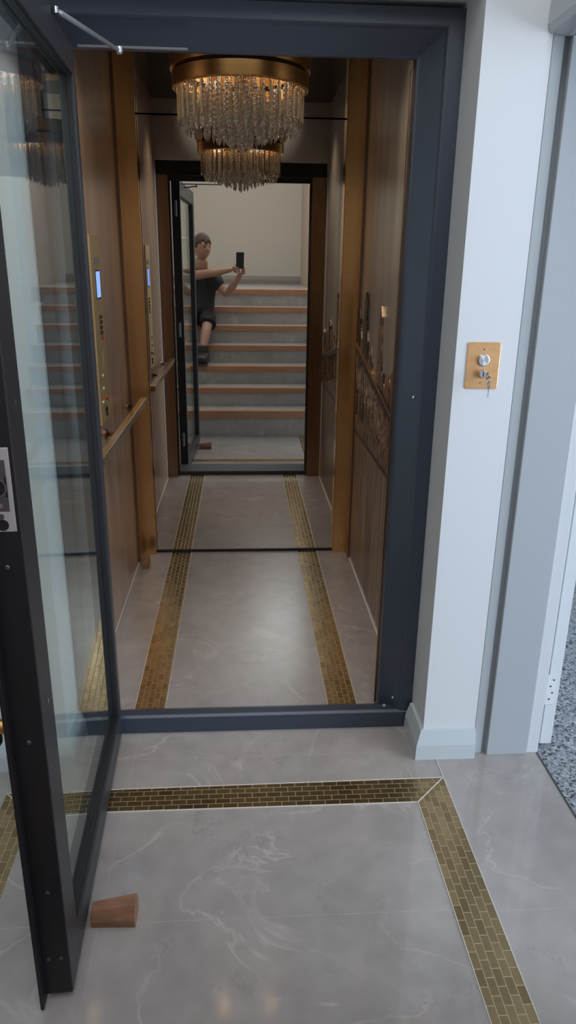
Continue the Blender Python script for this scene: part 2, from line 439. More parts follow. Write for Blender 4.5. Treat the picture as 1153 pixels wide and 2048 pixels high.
# skyline relief on the right wall sheet
M_relief_a = brushed('etched bronze', (.10, .075, .06), (.74, .54, .40), .4, (60, 60, 30), bump=.8)
M_relief_b = brushed('etched dark bronze', (.05, .042, .04), (.20, .16, .13), .4, (60, 60, 40), bump=.8)
M_relief_c = brushed('etched copper', (.60, .34, .19), (.95, .66, .42), .3, (70, 70, 30), bump=.8)
mu = thing('skyline_relief', 'dark etched city skyline relief on the right lift wall', 'wall art', (CR, 3.1, .7))
def slab(mb, y0, y1, z0, z1, d): mb.box(CR - d, CR, y0, y1, z0, z1)
def top_z(y):
    pts = [(2.3, 1.06), (2.6, 1.10), (2.72, 1.12), (2.85, 1.08), (3.0, 1.12), (3.2, 1.16), (3.4, 1.2), (3.6, 1.22), (3.72, 1.2)]
    for (a, za), (b, zb) in zip(pts, pts[1:]):
        if a <= y <= b: return za + (zb - za) * (y - a) / (b - a)
    return 1.1
bk = MB(); slab(bk, 2.3, 3.598, .70, .90, .003)
bk.build('quay_band', M_relief_b, mu)
bk = MB(); slab(bk, 2.25, 3.598, .03, .70, .002)
bk.build('water_panel', brushed('etched water bronze', (.10, .075, .06), (.55, .40, .30), .35, (28, 28, 1.6), metal=.5, bump=.3), mu)
for mt, nm, n, dmin in ((M_relief_b, 'dark_towers', 46, .004), (M_relief_a, 'bronze_towers', 60, .005), (M_relief_c, 'etched_glint_pattern', 80, .0065)):
    m = MB()
    for i in range(n):
        y = 2.3 + 1.27 * (i + random.random()) / n
        w = random.uniform(.012, .05) if nm != 'etched_glint_pattern' else random.uniform(.004, .016)
        t = top_z(y)
        if nm == 'etched_glint_pattern': z0 = random.uniform(.74, 1.05); z1 = min(t, z0 + random.uniform(.02, .09))
        else: z0 = .72; z1 = t - random.random() ** 1.5 * .28
        y1 = min(y + w, 3.597)
        slab(m, y, y1, z0, z1, dmin + random.random() * .0015)
        if nm != 'etched_glint_pattern' and random.random() < .4:
            m.prism([(y, z1), (y1, z1), ((y + y1) / 2, z1 + random.uniform(.02, .05))], CR - dmin, CR, 'x')
    m.build(nm, mt, mu)
# the tall towers that break the skyline
for y, w, zt, nm in ((3.39, .05, 1.385, 'clock_tower'), (3.01, .035, 1.345, 'spire_tower'), (2.66, .05, 1.17, 'low_tower'), (3.56, .03, 1.30, 'slim_tower')):
    m = MB(); slab(m, y - w, y + w, .8, zt - .12, .009); slab(m, y - w * .7, y + w * .7, zt - .12, zt - .04, .009)
    m.prism([(y - w * .75, zt - .04), (y + w * .75, zt - .04), (y, zt)], CR - .009, CR, 'x')
    m.build(nm, M_relief_b if y != 3.01 else M_relief_a, mu)
    m = MB()
    for k in range(9): slab(m, y - w * .55, y - w * .1, .86 + k * .03, .875 + k * .03, .011)
    m.build('lit_windows', M_relief_c, mu)
# sloping bridge deck running down towards the door
m = MB()
for i in range(13):
    ya, yb = 3.598 - i * .1, 3.598 - (i + 1) * .1
    za = 1.135 - (3.598 - ya) * .18; zb = 1.135 - (3.598 - yb) * .18
    m.prism([(ya, za), (yb, zb), (yb, zb - .035), (ya, za - .035)], CR - .014, CR, 'x')
m.build('bridge_deck', M_relief_b, mu)
m = MB()
m.prism([(3.598, 1.142), (2.3, .893), (2.3, .887), (3.598, 1.136)], CR - .016, CR, 'x'); m.build('bridge_rail', M_relief_c, mu)
m = MB()
for i in range(26):
    y = 3.59 - i * .05; z = 1.10 - (3.598 - y) * .18
    m.prism([(y, z), (y + .005, z), (y - .03, z - .16), (y - .035, z - .16)], CR - .012, CR, 'x')
m.build('bridge_struts', M_relief_a, mu)

# control panel on the left wall
cp = thing('control_panel', 'tall pale brass lift control panel on the left car wall', 'control panel', (CL, 2.92, .9))
MB().box(CL, CL + .006, 2.815, 3.01, .895, 1.595).build('face_plate', M_brass, cp, .001)
px_ = CL + .006
MB().box(px_, px_ + .002, 2.86, 2.975, 1.492, 1.508).box(px_, px_ + .0015, 2.86, 2.975, 1.512, 1.516).build('maker_badge', M_silverpaint, cp)
m = MB().box(px_, px_ + .002, 2.893, 2.963, 1.372, 1.466); m.build('display_screen', M_blue, cp)
MB().box(px_, px_ + .0012, 2.888, 2.968, 1.366, 1.472).build('display_bezel', M_black, cp)
for k in range(4):
    MB().box(px_, px_ + .003, 2.915, 2.955, 1.292 - k * .019, 1.305 - k * .019).build('speaker_slot', M_black, cp)
MB().lathe([(.009, 0), (.009, .004)], (px_, 2.94, 1.223), 16, 'x').build('alarm_button', M_red, cp)
MB().box(px_, px_ + .0012, 2.93, 2.98, 1.10, 1.165).build('notice_plate', M_brass, cp)
for (y, z, mt, nm) in ((2.91, 1.075, M_steel, 'floor_button'), (2.905, 1.025, M_steel, 'floor_button'), (2.88, .975, M_steel, 'key_switch'), (2.945, .985, M_red, 'stop_button'), (2.925, .945, M_black, 'light_button'), (2.925, .925, M_black, 'fan_button')):
    MB().lathe([(.010, 0), (.010, .004), (.008, .006)], (px_, y, z), 20, 'x').build(nm, mt, cp, smooth=False)

# handrail on the left wall
hr = thing('handrail', 'square brushed bronze handrail along the left car wall', 'handrail', (CL, 3.0, .87))
M_rail = brushed('satin bronze bar', (.42, .30, .17), (.62, .48, .30), .25, (60, 3, 60))
MB().box(-.492, -.462, 2.32, 3.54, .850, .880).build('rail_bar', M_rail, hr, .003)
for y in (3.50, 2.9, 2.38):
    b_ = MB().tube([(CL, y, .845), (-.50, y, .842), (-.478, y, .846), (-.476, y, .852)], .008, 12).build('bracket', M_rail, hr, smooth=True)
    MB().lathe([(.022, 0), (.022, .006), (.016, .010)], (CL, y, .845), 20, 'x').build('rose', M_copper, b_)

# small timber wedge on the car floor under the pilaster
m = MB().prism([(3.487, 0), (3.56, 0), (3.56, .055), (3.487, .034)], -.524, -.489, 'x')
tag(m.build('timber_wedge', M_wood, None, .002), 'small reddish timber wedge at the foot of the left gold pilaster', 'wedge')

# ------------------------------------------------------------------ chandelier
CX, CY = .004, 2.93
ch = thing('chandelier', 'round gold chandelier hung with amber crystal prisms inside the lift', 'chandelier', (CX, CY, 2.47))
M_drum = brushed('polished gold drum', (.82, .52, .22), (.92, .62, .30), .2, (4, 4, 60), bump=.03)
MB().lathe([(.236, 2.080), (.242, 2.084), (.242, 2.128), (.236, 2.131), (.228, 2.131), (.228, 2.080)], (CX, CY, 0), 96, closed=True).build('drum_band', M_drum, ch, smooth=False)
MB().lathe([(.236, 2.137), (.248, 2.139), (.250, 2.188), (.244, 2.194), (.15, 2.2), (.15, 2.185), (.228, 2.176), (.228, 2.137)], (CX, CY, 0), 96, closed=True).build('drum_rim', M_drum, ch, smooth=False)
MB().lathe([(.232, 2.126), (.232, 2.140), (.222, 2.140), (.222, 2.126)], (CX, CY, 0), 64, closed=True).build('shadow_gap', M_gasket, ch)
MB().lathe([(.11, 2.47), (.11, 2.44), (.09, 2.43), (.02, 2.425), (.02, 2.2), (.15, 2.198), (.15, 2.19), (.0001, 2.19)], (CX, CY, 0), 40).build('ceiling_rose', M_drum, ch)
for o in bpy.data.objects:
    if o.name.startswith('drum_'):
        o.data.shade_smooth(); md = o.modifiers.new('es', 'EDGE_SPLIT'); md.split_angle = .6
def prism_mesh(L_, w=.0075, d=.004):
    m = MB(); n = 6
    prof = [(w, 0), (w * .6, d), (-w * .6, d), (-w, 0), (-w * .6, -d), (w * .6, -d)]
    top, bot = [], []
    m.prism(prof, -L_ + .012, -.006)
    tip = m.b.verts.new((0, 0, -L_)); base = [v for v in m.b.verts if abs(v.co.z + L_ - .012) < 1e-6]
    m.lathe([(.0012, -.006), (.0012, 0)], seg=6)
    m.b.verts.ensure_lookup_table()
    ring = sorted(base, key=lambda v: math.atan2(v.co.y, v.co.x))
    for i in range(len(ring)): m.b.faces.new((ring[i], ring[(i + 1) % len(ring)], tip))
    bmesh.ops.recalc_face_normals(m.b, faces=m.b.faces)
    me = bpy.data.meshes.new('crystal_prism'); m.b.to_mesh(me); m.b.free(); return me
def strand_mesh(L_, r=.0075, step=.0155):
    m = MB(); z = -.006
    while z - step > -L_:
        m.b.verts.ensure_lookup_table()
        res = bmesh.ops.create_icosphere(m.b, subdivisions=1, radius=r)
        for v in res['verts']: v.co.z += z - r
        z -= step
    res = bmesh.ops.create_cone(m.b, cap_ends=True, segments=6, radius1=.001, radius2=r * 1.05, depth=.022)
    for v in res['verts']: v.co.z += z - .012
    m.lathe([(.0006, z - .01), (.0006, 0)], seg=5)
    me = bpy.data.meshes.new('bead_strand'); m.b.to_mesh(me); m.b.free(); return me
def hang(me, name, mat, r, n, z, ph=0., jit=.0):
    if not me.materials: me.materials.append(mat)
    for k in range(n):
        a = 2 * PI * (k + ph) / n
        o = bpy.data.objects.new(name, me); C.objects.link(o); o.parent = ch
        o.matrix_parent_inverse = Matrix.Translation((-CX, -CY, -2.47))
        o.location = (CX + r * math.cos(a), CY + r * math.sin(a), z + random.uniform(-jit, jit)); o.rotation_euler = (0, 0, a + PI / 2 + random.uniform(-.3, .3))
hang(prism_mesh(.125, .0065), 'crystal_prism', M_amber, .222, 40, 2.092, 0, .002)
hang(prism_mesh(.145, .0065), 'crystal_prism', M_crystal, .165, 26, 2.092, .3, .002)
hang(strand_mesh(.135), 'bead_strand', M_crystal, .200, 40, 2.092, .5)
hang(strand_mesh(.155), 'bead_strand', M_crystal, .13, 26, 2.092, .2)
hang(strand_mesh(.17), 'bead_strand', M_crystal, .085, 16, 2.092, .1)
hang(strand_mesh(.185), 'bead_strand', M_crystal, .04, 9, 2.092, .4)
hang(strand_mesh(.195, .010, .02), 'bead_strand', M_crystal, .0, 1, 2.092)

# ------------------------------------------------------------------ portal frame round the lift door
pf = thing('lift_door_frame', 'dark slate grey steel frame around the lift doorway', 'door frame', (0, 2.1, 0))
# one mitred section: flat outer band, shallow splay, small return (t: 0 outer edge .. 1 opening edge)
SEC = [(0, 2.098), (.38, 2.098), (.42, 2.0995), (.47, 2.106), (.90, 2.146), (.95, 2.150), (1, 2.152), (1, 2.168), (0, 2.168)]
def frame_side(name, f0, f1):
    m = MB(); a = [m.b.verts.new(f0(t, y)) for t, y in SEC]; b = [m.b.verts.new(f1(t, y)) for t, y in SEC]; n = len(SEC)
    for q in range(n): m.b.faces.new((a[q], a[(q + 1) % n], b[(q + 1) % n], b[q]))
    m.b.faces.new(a); m.b.faces.new(b[::-1])
    return m.build(name, M_frame, pf)
xl = lambda t: PX0 + t * (SX0 - PX0); xr = lambda t: PX1 - t * (PX1 - SX1); zt = lambda t: 2.1145 - t * .101
frame_side('left_jamb', lambda t, y: (xl(t), y, 0), lambda t, y: (xl(t), y, zt(t)))
frame_side('right_jamb', lambda t, y: (xr(t), y, 0), lambda t, y: (xr(t), y, zt(t)))
frame_side('header', lambda t, y: (xl(t), y, zt(t)), lambda t, y: (xr(t), y, zt(t)))
MB().box(PX0, SX0, 2.168, 2.20, 0, 2.115).box(SX1, PX1, 2.168, 2.20, 0, 2.115).box(SX0, SX1, 2.168, 2.20, 2.045, 2.115).build('inner_lining', M_frame, pf)
MB().prism([(2.092, 0), (2.094, .056), (2.102, .064), (2.13, .066), (2.19, .03), (2.19, 0)], PX0 + .002, PX1 - .002, 'x').build('threshold', M_frame, pf, .0015)
MB().box(SX1 - .004, SX1, 2.196, 2.206, .03, 2.0).box(SX0, SX0 + .004, 2.196, 2.206, .03, 2.0).build('inner_edge', M_copper, pf)
for z in (1.132, .10):
    MB().ball((.508, 2.116, z), (.005, .005, .006), 2).build('screw', M_steel, pf, smooth=True)
MB().ball((.478, 2.107, .075), (.007, .006, .007), 2).build('latch_stud', M_silverpaint, pf, smooth=True)

# ------------------------------------------------------------------ glass door leaf, swung open towards the viewer
A = Vector((-.371, 1.163)); B = Vector((-.408, 2.08))
u = (B - A).normalized(); ang = math.atan2(u.y, u.x)
# local frame: +x from the free edge to the hinge edge, +y to the left (outer side), origin = foot of the free edge's right corner
ML = Matrix.Translation((A.x, A.y, 0)) @ Matrix.Rotation(ang, 4, 'Z')
ld = thing('lift_door', 'open dark framed glass lift door standing ajar at the left', 'door', (A.x, A.y, 0), ang)
LW, TH, Z0, Z1 = .925, .058, .02, 2.03
ST, SH, RB, RT = .088, .034, .075, .095
def part(mb, name, mat, parent=ld, bevel=0, smooth=False):
    o = mb.build(name, mat, None, bevel, smooth); o.parent = parent
    return o
st_ = part(MB().box(.0015, ST, 0, TH, Z0, Z1), 'lock_stile', M_leafface, bevel=.0015)
part(MB().box(LW - SH, LW, 0, TH, Z0, Z1), 'hinge_stile', M_leafface, bevel=.0015)
part(MB().box(ST, LW - SH, 0, TH, Z0, Z0 + RB), 'bottom_rail', M_leafface, bevel=.001)
part(MB().box(ST, LW - SH, 0, TH, Z1 - RT, Z1), 'top_rail', M_leafface, bevel=.001)
part(MB().box(-.0015, .0015, .001, TH + .004, Z0 - .001, Z1), 'edge_cover', M_leaf, bevel=.0008)
part(MB().box(-.026, .012, TH - .001, TH + .006, .004, Z1), 'edge_fin', M_leaf, bevel=.001)
part(MB().box(ST - .002, LW - SH + .002, .018, .028, Z0 + RB - .002, Z1 - RT + .002), 'glass_pane', M_glass)
gz = MB()
for y0, y1 in ((.008, .017), (.029, .038)):
    gz.box(ST, ST + .004, y0, y1, Z0 + RB, Z1 - RT).box(LW - SH - .004, LW - SH, y0, y1, Z0 + RB, Z1 - RT)
    gz.box(ST, LW - SH, y0, y1, Z0 + RB, Z0 + RB + .004).box(ST, LW - SH, y0, y1, Z1 - RT - .004, Z1 - RT)
part(gz, 'gasket', M_gasket)
for (z, y) in ((.296, .029), (.118, .043), (.118, .017), (.655, .029), (1.007, .029), (1.36, .029)):
    part(MB().lathe([(.0045, 0), (.0045, -.002), (.003, -.003), (.0015, -.003), (.0015, -.001)], (-.0015, y, z), 16, 'x'), 'edge_screw', M_darksteel)
for z in (.705, 1.275): part(MB().box(.045, .052, -.0012, .001, z, z + .011), 'fixing_slot', M_steel)
# lock face plate on the free edge
lp = part(MB().box(-.0035, -.0015, .006, .052, 1.072, 1.216), 'lock_plate', M_satin, bevel=.0012)
lk = part(MB().box(-.0045, -.0033, .0135, .046, 1.108, 1.196), 'strike_insert', M_darksteel, lp, .0006)
part(MB().lathe([(.0165, 0), (.0165, -.001), (.0145, -.0012), (.014, .0)], (-.0043, .031, 1.149), 40, 'x'), 'latch_ring', M_steel, lp)
part(MB().lathe([(.0142, 0), (.0142, -.0006)], (-.0043, .031, 1.149), 40, 'x'), 'latch_recess', M_black, lp)
part(MB().box(-.0052, -.0044, .0135, .017, 1.132, 1.168), 'latch_gate', M_gasket, lp)
for z in (1.186, 1.118): part(MB().lathe([(.0042, 0), (.0042, -.001), (.0018, -.001), (.0018, -.0003)], (-.0045, .0275, z), 20, 'x'), 'insert_screw', M_steel, lp)
for z in (1.206, 1.099): part(MB().lathe([(.0048, 0), (.0048, -.001), (.002, -.001), (.002, -.0004)], (-.0035, .0285, z), 20, 'x'), 'plate_screw', M_darksteel, lp)
part(MB().lathe([(.0098, 0), (.0098, -.0008)], (-.0035, .0275, 1.084), 36, 'x'), 'magnet_disc', M_black, lp)
# pull handle on the outer side
ph_ = part(MB().tube([(.062, .112, .618), (.062, .112, 1.75)], .0155, 24), 'pull_handle', M_black, smooth=False)
part(MB().lathe([(.0001, .602), (.009, .604), (.0145, .612), (.0155, .622), (.0001, .622)], (.062, .112, 0), 24), 'end_cap', M_black, ph_)
for z in (.662, 1.68):
    part(MB().tube([(.044, TH, z), (.044, .150, z)], .0155, 28), 'handle_post', M_goldedge, ph_)
# hinges
for z in (.25, 1.05, 1.85):
    part(MB().tube([(LW + .008, TH * .5, z - .05), (LW + .008, TH * .5, z + .05)], .008, 14), 'hinge', M_silverpaint)

# closer arm and its slide rail
M_railgrey = pmat('dull aluminium', (.16, .16, .17), .5, .3, bump=.03)
dc = thing('door_closer', 'slim silver closer arm reaching from the open door to its rail', 'door closer', (-.3, 2.08, 2.0))
MB().box(-.398, -.128, 2.084, 2.097, 2.000, 2.006).build('slide_rail', M_railgrey, dc, .001)
a0 = Vector((-.389, 1.83, 2.006)); a1 = Vector((-.294, 2.072, 1.992))
m = MB(); d = (a1 - a0).normalized(); w = d.cross(Vector((0, 0, 1))).normalized()
m.tube([a0, a0 + d * .02, a1], [.003, .006, .005], 10)
m.build('arm', M_silverpaint, dc, smooth=True)
MB().lathe([(.006, 1.984), (.0085, 1.988), (.0085, 2.0)], (a1.x, a1.y, 0), 16).build('pivot', M_steel, dc)
MB().lathe([(.006, 2.0), (.006, 2.012)], (a0.x, a0.y, 0), 16).build('spindle', M_steel, dc)

# timber wedge holding the door
m = MB()
pts_end = [(1.332, 0), (1.385, 0), (1.392, .03), (1.378, .058), (1.345, .056), (1.328, .022)]
pts_in = [(1.336, 0), (1.38, 0), (1.384, .02), (1.374, .040), (1.348, .040), (1.334, .018)]
A_ = [m.b.verts.new((-.263, y, z)) for y, z in pts_end]; B_ = [m.b.verts.new((-.368, y, z)) for y, z in pts_in]
m.b.faces.new(A_); m.b.faces.new(B_[::-1])
for i in range(6): m.b.faces.new((A_[i], B_[i], B_[(i + 1) % 6], A_[(i + 1) % 6]))
tag(m.build('timber_wedge', M_wood, None, .0015), 'reddish timber wedge on the tiles holding the glass door open', 'wedge')

# ------------------------------------------------------------------ call plate with key switch on the right pier
yp = YF + .008
cpl = thing('call_plate', 'copper coloured lift call plate on the white pier', 'switch plate', (.648, yp, 1.25))
bm = MB(); r = .006; x0, x1, z0, z1 = .603, .693, 1.187, 1.311
poly = []
for cx, cz, a0_ in ((x1 - r, z1 - r, 0), (x0 + r, z1 - r, 90), (x0 + r, z0 + r, 180), (x1 - r, z0 + r, 270)):
    for k in range(5):
        a = math.radians(a0_ + k * 22.5); poly.append((cx + r * math.cos(a), cz + r * math.sin(a)))
bm.prism(poly, yp - .003, yp, 'y').build('face_plate', M_coppersheet, cpl, .0008)
def fan_steel():
    m, nt, p = new_mat('radially brushed steel'); N, L = nt.nodes, nt.links
    p.inputs['Base Color'].default_value = (.72, .73, .75, 1); p.inputs['Metallic'].default_value = 1
    p.inputs['Roughness'].default_value = .32; p.inputs['Anisotropic'].default_value = .85
    t = N.new('ShaderNodeTangent'); t.direction_type = 'RADIAL'; t.axis = 'Y'
    L.new(t.outputs[0], p.inputs['Tangent']); return m
M_fan = fan_steel()
bt = MB().lathe([(.0145, 0), (.0145, -.004), (.0138, -.006), (.0001, -.006)], (0, 0, 0), 48, 'y').build('push_button', M_fan, cpl)
bt.location = (.648, yp - .003, 1.264); bt.parent = cpl; bt.matrix_parent_inverse = Matrix.Translation((-.648, -yp, -1.25))
MB().lathe([(.0165, 0), (.0165, -.0025), (.015, -.003), (.015, 0)], (.648, yp - .003, 1.264), 48, 'y').build('button_bezel', M_steel, cpl)
lc = MB().lathe([(.0115, 0), (.0115, -.008), (.0095, -.012), (.0001, -.012)], (.648, yp - .003, 1.228), 36, 'y').build('key_switch', M_steel, cpl)
MB().box(.6468, .6492, yp - .0156, yp - .0148, 1.2215, 1.2345).build('keyway', M_black, lc)
MB().prism([(.6455, 1.2905), (.6505, 1.2905), (.648, 1.296)], yp - .0036, yp - .0028, 'y').build('up_arrow', M_darksteel, cpl)
MB().prism([(.6425, 1.205), (.6475, 1.205), (.645, 1.2)], yp - .0036, yp - .0028, 'y').build('down_arrow', M_darksteel, cpl)
# keys: one in the switch, one hanging from it on a ring
def key(name, label, loc, rot):
    e = thing(name, label, 'key', loc); e.rotation_euler = rot; e['group'] = 'lift keys'
    bpy.context.view_layer.update()
    m = MB(); n = 20
    m.lathe([(.0105, -.0009), (.0105, .0009), (.005, .0009), (.005, -.0009)], (0, 0, 0), 24, 'x', closed=True)
    b = m.build('bow', M_steel); b.parent = e
    m = MB().prism([(-.003, -.009), (.003, -.009), (.003, -.030), (.0015, -.034), (-.003, -.031), (-.0015, -.027), (-.003, -.024), (-.0015, -.020), (-.003, -.017)], -.0009, .0009, 'x')
    b = m.build('blade', M_steel); b.parent = e
    return e
key('key', 'small silver key standing in the call plate switch', (.648, yp - .049, 1.228), (PI / 2, 0, 0)).rotation_euler = (-PI / 2, 0, 0)
key('key', 'small silver key hanging edge-on below the call plate switch', (.652, yp - .055, 1.206), (0, 0, 0))
m = MB(); m.tube([(.650, yp - .055 + .0 , 1.219 + .0)] * 1 + [(.650 + .001 * math.sin(a), yp - .055 + .011 * math.cos(a), 1.2155 + .011 * math.sin(a)) for a in [2 * PI * k / 20 for k in range(21)]][1:], .0008, 6)
tag(m.build('key_ring', M_steel), 'thin wire ring linking the two small keys at the switch', 'key ring')

# ------------------------------------------------------------------ garage doorway in the right wall
gj = thing('garage_door_frame', 'pale grey painted door frame at the garage doorway', 'door frame', (.84, 1.95, 0))
MB().box(XR + .001, .770, 1.938, 1.956, 0, 2.03).build('architrave', M_jamb, gj, .002)
MB().box(.770, .786, 1.947, 1.956, 0, 2.03).build('shadow_joint', pmat('shaded jamb tone', (.30, .33, .36), .5, bump=.03), gj)  # shade of the gap put into a darker jamb colour
MB().box(.784, .918, 1.926, 1.955, 0, 2.02).build('lining_board', M_jamb, gj, .002)
MB().box(.916, .956, 1.932, 1.955, 0, 2.02).build('rebate', M_leafwhite, gj, .002)  # lighter than the lining board: garage light put into its colour
MB().box(.784, .956, .945, 1.925, 2.02, 2.034).build('head_lining', M_jamb, gj, .001)
MB().box(.784, .956, .941, .966, 0, 2.02).build('lining_board', M_jamb, gj, .001)
# architrave over the opening, on the hall side: moulded bar
MB().prism([(XR + .001, 2.105), (XR - .014, 2.10), (XR - .016, 2.04), (XR - .010, 2.024), (XR + .03, 2.018), (.784, 2.018), (.784, 2.034), (XR + .001, 2.034)], .90, 1.937, 'y').build('head_architrave', M_jamb, gj, .001)
MB().box(XR - .015, XR + .04, .88, .944, 0, 2.10).build('architrave', M_jamb, gj, .002)
gd = thing('garage_door', 'white flush door folded back into the garage', 'door', (.974, 1.97, 0))
MB().box(.974, 1.012, 1.962, 2.78, .012, 2.02).build('leaf', M_leafwhite, gd, .0015)
for z in (.22, 1.80):
    h = MB().box(.9665, .998, 1.9585, 1.962, z - .055, z + .055).build('hinge', M_satin if 0 else pmat('white painted hinge', (.66, .69, .72), .3, bump=.02), gd, .0005)
    MB().tube([(.9655, 1.958, z - .055), (.9655, 1.958, z + .055)], .0045, 12).build('knuckle', M_satin, h)
    for dz in (-.035, -.012, .012, .035):
        MB().lathe([(.0032, 0), (.0032, -.0008)], (.985 + (.004 if dz > 0 else -.004) * (1 if abs(dz) > .02 else -1), 1.9585, z + dz), 12, 'y').build('hinge_screw', M_darksteel, h)
MB().tube([(1.012, 2.70, 1.0), (1.06, 2.70, 1.0), (1.06, 2.60, 1.0)], .009, 12).build('lever_handle', M_steel, gd, smooth=True)

# ------------------------------------------------------------------ the person taking the picture, sitting on the stairs
def skin_mesh(nodes, edges, root, sub=2):
    names = list(nodes); me = bpy.data.meshes.new('skin_tmp')
    me.from_pydata([nodes[n][0] for n in names], [(names.index(a), names.index(b)) for a, b in edges], [])
    o = bpy.data.objects.new('skin_tmp', me); C.objects.link(o)
    md = o.modifiers.new('s', 'SKIN'); md.use_smooth_shade = True; md.branch_smoothing = .3
    for i, n in enumerate(names):
        v = me.skin_vertices[0].data[i]; r = nodes[n][1]; v.radius = r if isinstance(r, tuple) else (r, r)
        v.use_root = (n == root)
    md2 = o.modifiers.new('ss', 'SUBSURF'); md2.levels = sub; md2.render_levels = sub
    dg = bpy.context.evaluated_depsgraph_get(); dg.update()
    res = bpy.data.meshes.new_from_object(o.evaluated_get(dg), depsgraph=dg)
    bpy.data.objects.remove(o); return res
def chain_edges(*chains):
    e = []
    for c in chains: e += list(zip(c, c[1:]))
    return e
M_skin = pmat('skin', (.46, .25, .18), .5, var=.08, vscale=(12, 12, 12), bump=.05, bscale=150)
M_shirt = pmat('dark charcoal cotton', (.030, .030, .032), .85, bump=.6, bscale=60, var=.2, vscale=(20, 20, 20))
M_short = pmat('black work shorts', (.016, .016, .017), .85, bump=.5, bscale=60, var=.2, vscale=(20, 20, 20))
M_hair = pmat('short brown hair', (.085, .056, .038), .7, bump=1, bscale=120, var=.3, vscale=(60, 60, 60))
M_boot = pmat('black leather boot', (.025, .024, .023), .5, bump=.3, bscale=80)
M_sock = pmat('dark sock', (.03, .03, .032), .9, bump=.5, bscale=300)
M_sole = pmat('boot sole', (.06, .055, .05), .7, bump=.2)
V = Vector
cam_f = V((math.sin(.0659) * math.cos(.3292), math.cos(.0659) * math.cos(.3292), -math.sin(.3292)))
cam_r = V((math.cos(.0659), -math.sin(.0659), 0)); cam_u = cam_r.cross(cam_f)
def P(r, u_, f): return V((0, 0, 1.5)) + cam_r * r + cam_u * u_ + cam_f * f   # places on and around the held phone

TR = .568                                    # tread under his feet
J = dict(
 pelvis=((-.43, -.25, 1.02), (.13, .10)), waist=((-.425, -.27, 1.13), (.11, .085)), chest=((-.42, -.28, 1.27), (.125, .09)),
 upper=((-.415, -.275, 1.365), (.10, .075)), neckb=((-.408, -.265, 1.42), .088), neck=((-.398, -.250, 1.49), .072), skull=((-.386, -.232, 1.56), .068),
 shR=((-.275, -.235, 1.372), .058), elR=((-.15, -.17, 1.205), .043), foR=((-.085, -.13, 1.285), .041), wrR=(tuple(P(-.010, -.135, -.035)), .027),
 paR=(tuple(P(.004, -.085, -.030)), (.036, .018)),
 shL=((-.545, -.20, 1.372), .058), elL=((-.335, -.105, 1.405), .044), foL=((-.235, -.075, 1.418), .040), wrL=(tuple(P(-.118, -.070, -.022)), .027),
 paL=(tuple(P(-.070, -.060, -.022)), (.034, .018)),
 hipR=((-.35, -.21, 1.005), .085), knR=((-.335, .00, .935), .058), caR=((-.352, .115, .85), .052), anR=((-.378, .235, .70), .040), heR=((-.378, .24, .65), .04),
 toR=((-.375, .34, .615), .036),
 hipL=((-.51, -.21, 1.005), .085), knL=((-.535, .00, .95), .058), caL=((-.52, .115, .86), .052), anL=((-.505, .235, .70), .040), heL=((-.505, .24, .65), .04),
 toL=((-.51, .34, .615), .036))
E_ = chain_edges(['pelvis', 'waist', 'chest', 'upper', 'neckb', 'neck', 'skull'], ['upper', 'shR', 'elR', 'foR', 'wrR', 'paR'], ['upper', 'shL', 'elL', 'foL', 'wrL', 'paL'],
                 ['pelvis', 'hipR', 'knR', 'caR', 'anR', 'heR', 'toR'], ['pelvis', 'hipL', 'knL', 'caL', 'anL', 'heL', 'toL'])
meshes = [skin_mesh(J, E_, 'pelvis')]
# fingers: chains rooted in the palms, closing round the phone (x: to its right, y: up, z: towards the mirror)
def finger(pts, r=.0085):
    n = {str(i): (tuple(P(*p)), r * (1 - .09 * i)) for i, p in enumerate(pts)}
    meshes.append(skin_mesh(n, chain_edges([str(i) for i in range(len(pts))]), '0'))
# left hand from the left edge, four fingers over the front face below the lens
for i, (dz, L_) in enumerate(((-.030, .030), (-.047, .034), (-.064, .030), (-.080, .022))):
    finger([(-.070, dz - .005, -.022), (-.056, dz, -.012), (-.053, dz, .006), (-.038, dz - .002, .0125), (-.050 + L_ * 1.15, dz - .004, .0105)])
finger([(-.080, -.050, -.026), (-.062, -.032, -.032), (-.044, -.018, -.030), (-.028, -.006, -.026)], .0100)      # thumb on the screen side
# right hand from below and the right edge
for i, (dz, L_) in enumerate(((-.042, .030), (-.059, .034), (-.076, .031), (-.091, .022))):
    finger([(.006, dz - .020, -.034), (.026, dz - .006, -.024), (.040, dz, -.006), (.036, dz, .0165), (.040 - L_, dz - .002, .0185)])
finger([(-.004, -.095, -.036), (-.016, -.072, -.038), (-.020, -.052, -.033), (-.016, -.034, -.027)], .0100)
# head: modelled facing +y about its own centre, then turned towards the phone
hb = bmesh.new(); bmesh.ops.create_icosphere(hb, subdivisions=5, radius=1)
def gauss(d, s): return math.exp(-d * d / (2 * s * s))
for v in hb.verts:
    x, y, z = v.co
    w = .079 * (1 - .13 * max(0, -z) ** 1.6); d_ = .096; h_ = .118
    X, Y, Z = x * w, y * d_, z * h_
    if y > 0:
        Y *= 1 - .10 * max(0, -z)                                   # face plane
        Y += .022 * gauss(x, .13) * gauss(z + .12, .13) * y          # nose
        Y += .010 * gauss(x, .10) * gauss(z + .20, .08) * y
        Y -= .010 * (gauss(x - .36, .16) + gauss(x + .36, .16)) * gauss(z - .06, .09) * y   # eye sockets
        Y += .006 * gauss(abs(x) - .3, .25) * gauss(z - .22, .07) * y  # brow
        Y += .005 * gauss(x, .22) * (gauss(z + .42, .045) + gauss(z + .53, .045)) * y      # lips
        Y -= .004 * gauss(x, .25) * gauss(z + .475, .02) * y
        Y += .010 * gauss(x, .22) * gauss(z + .80, .14)             # chin
    v.co = (X, Y, Z)
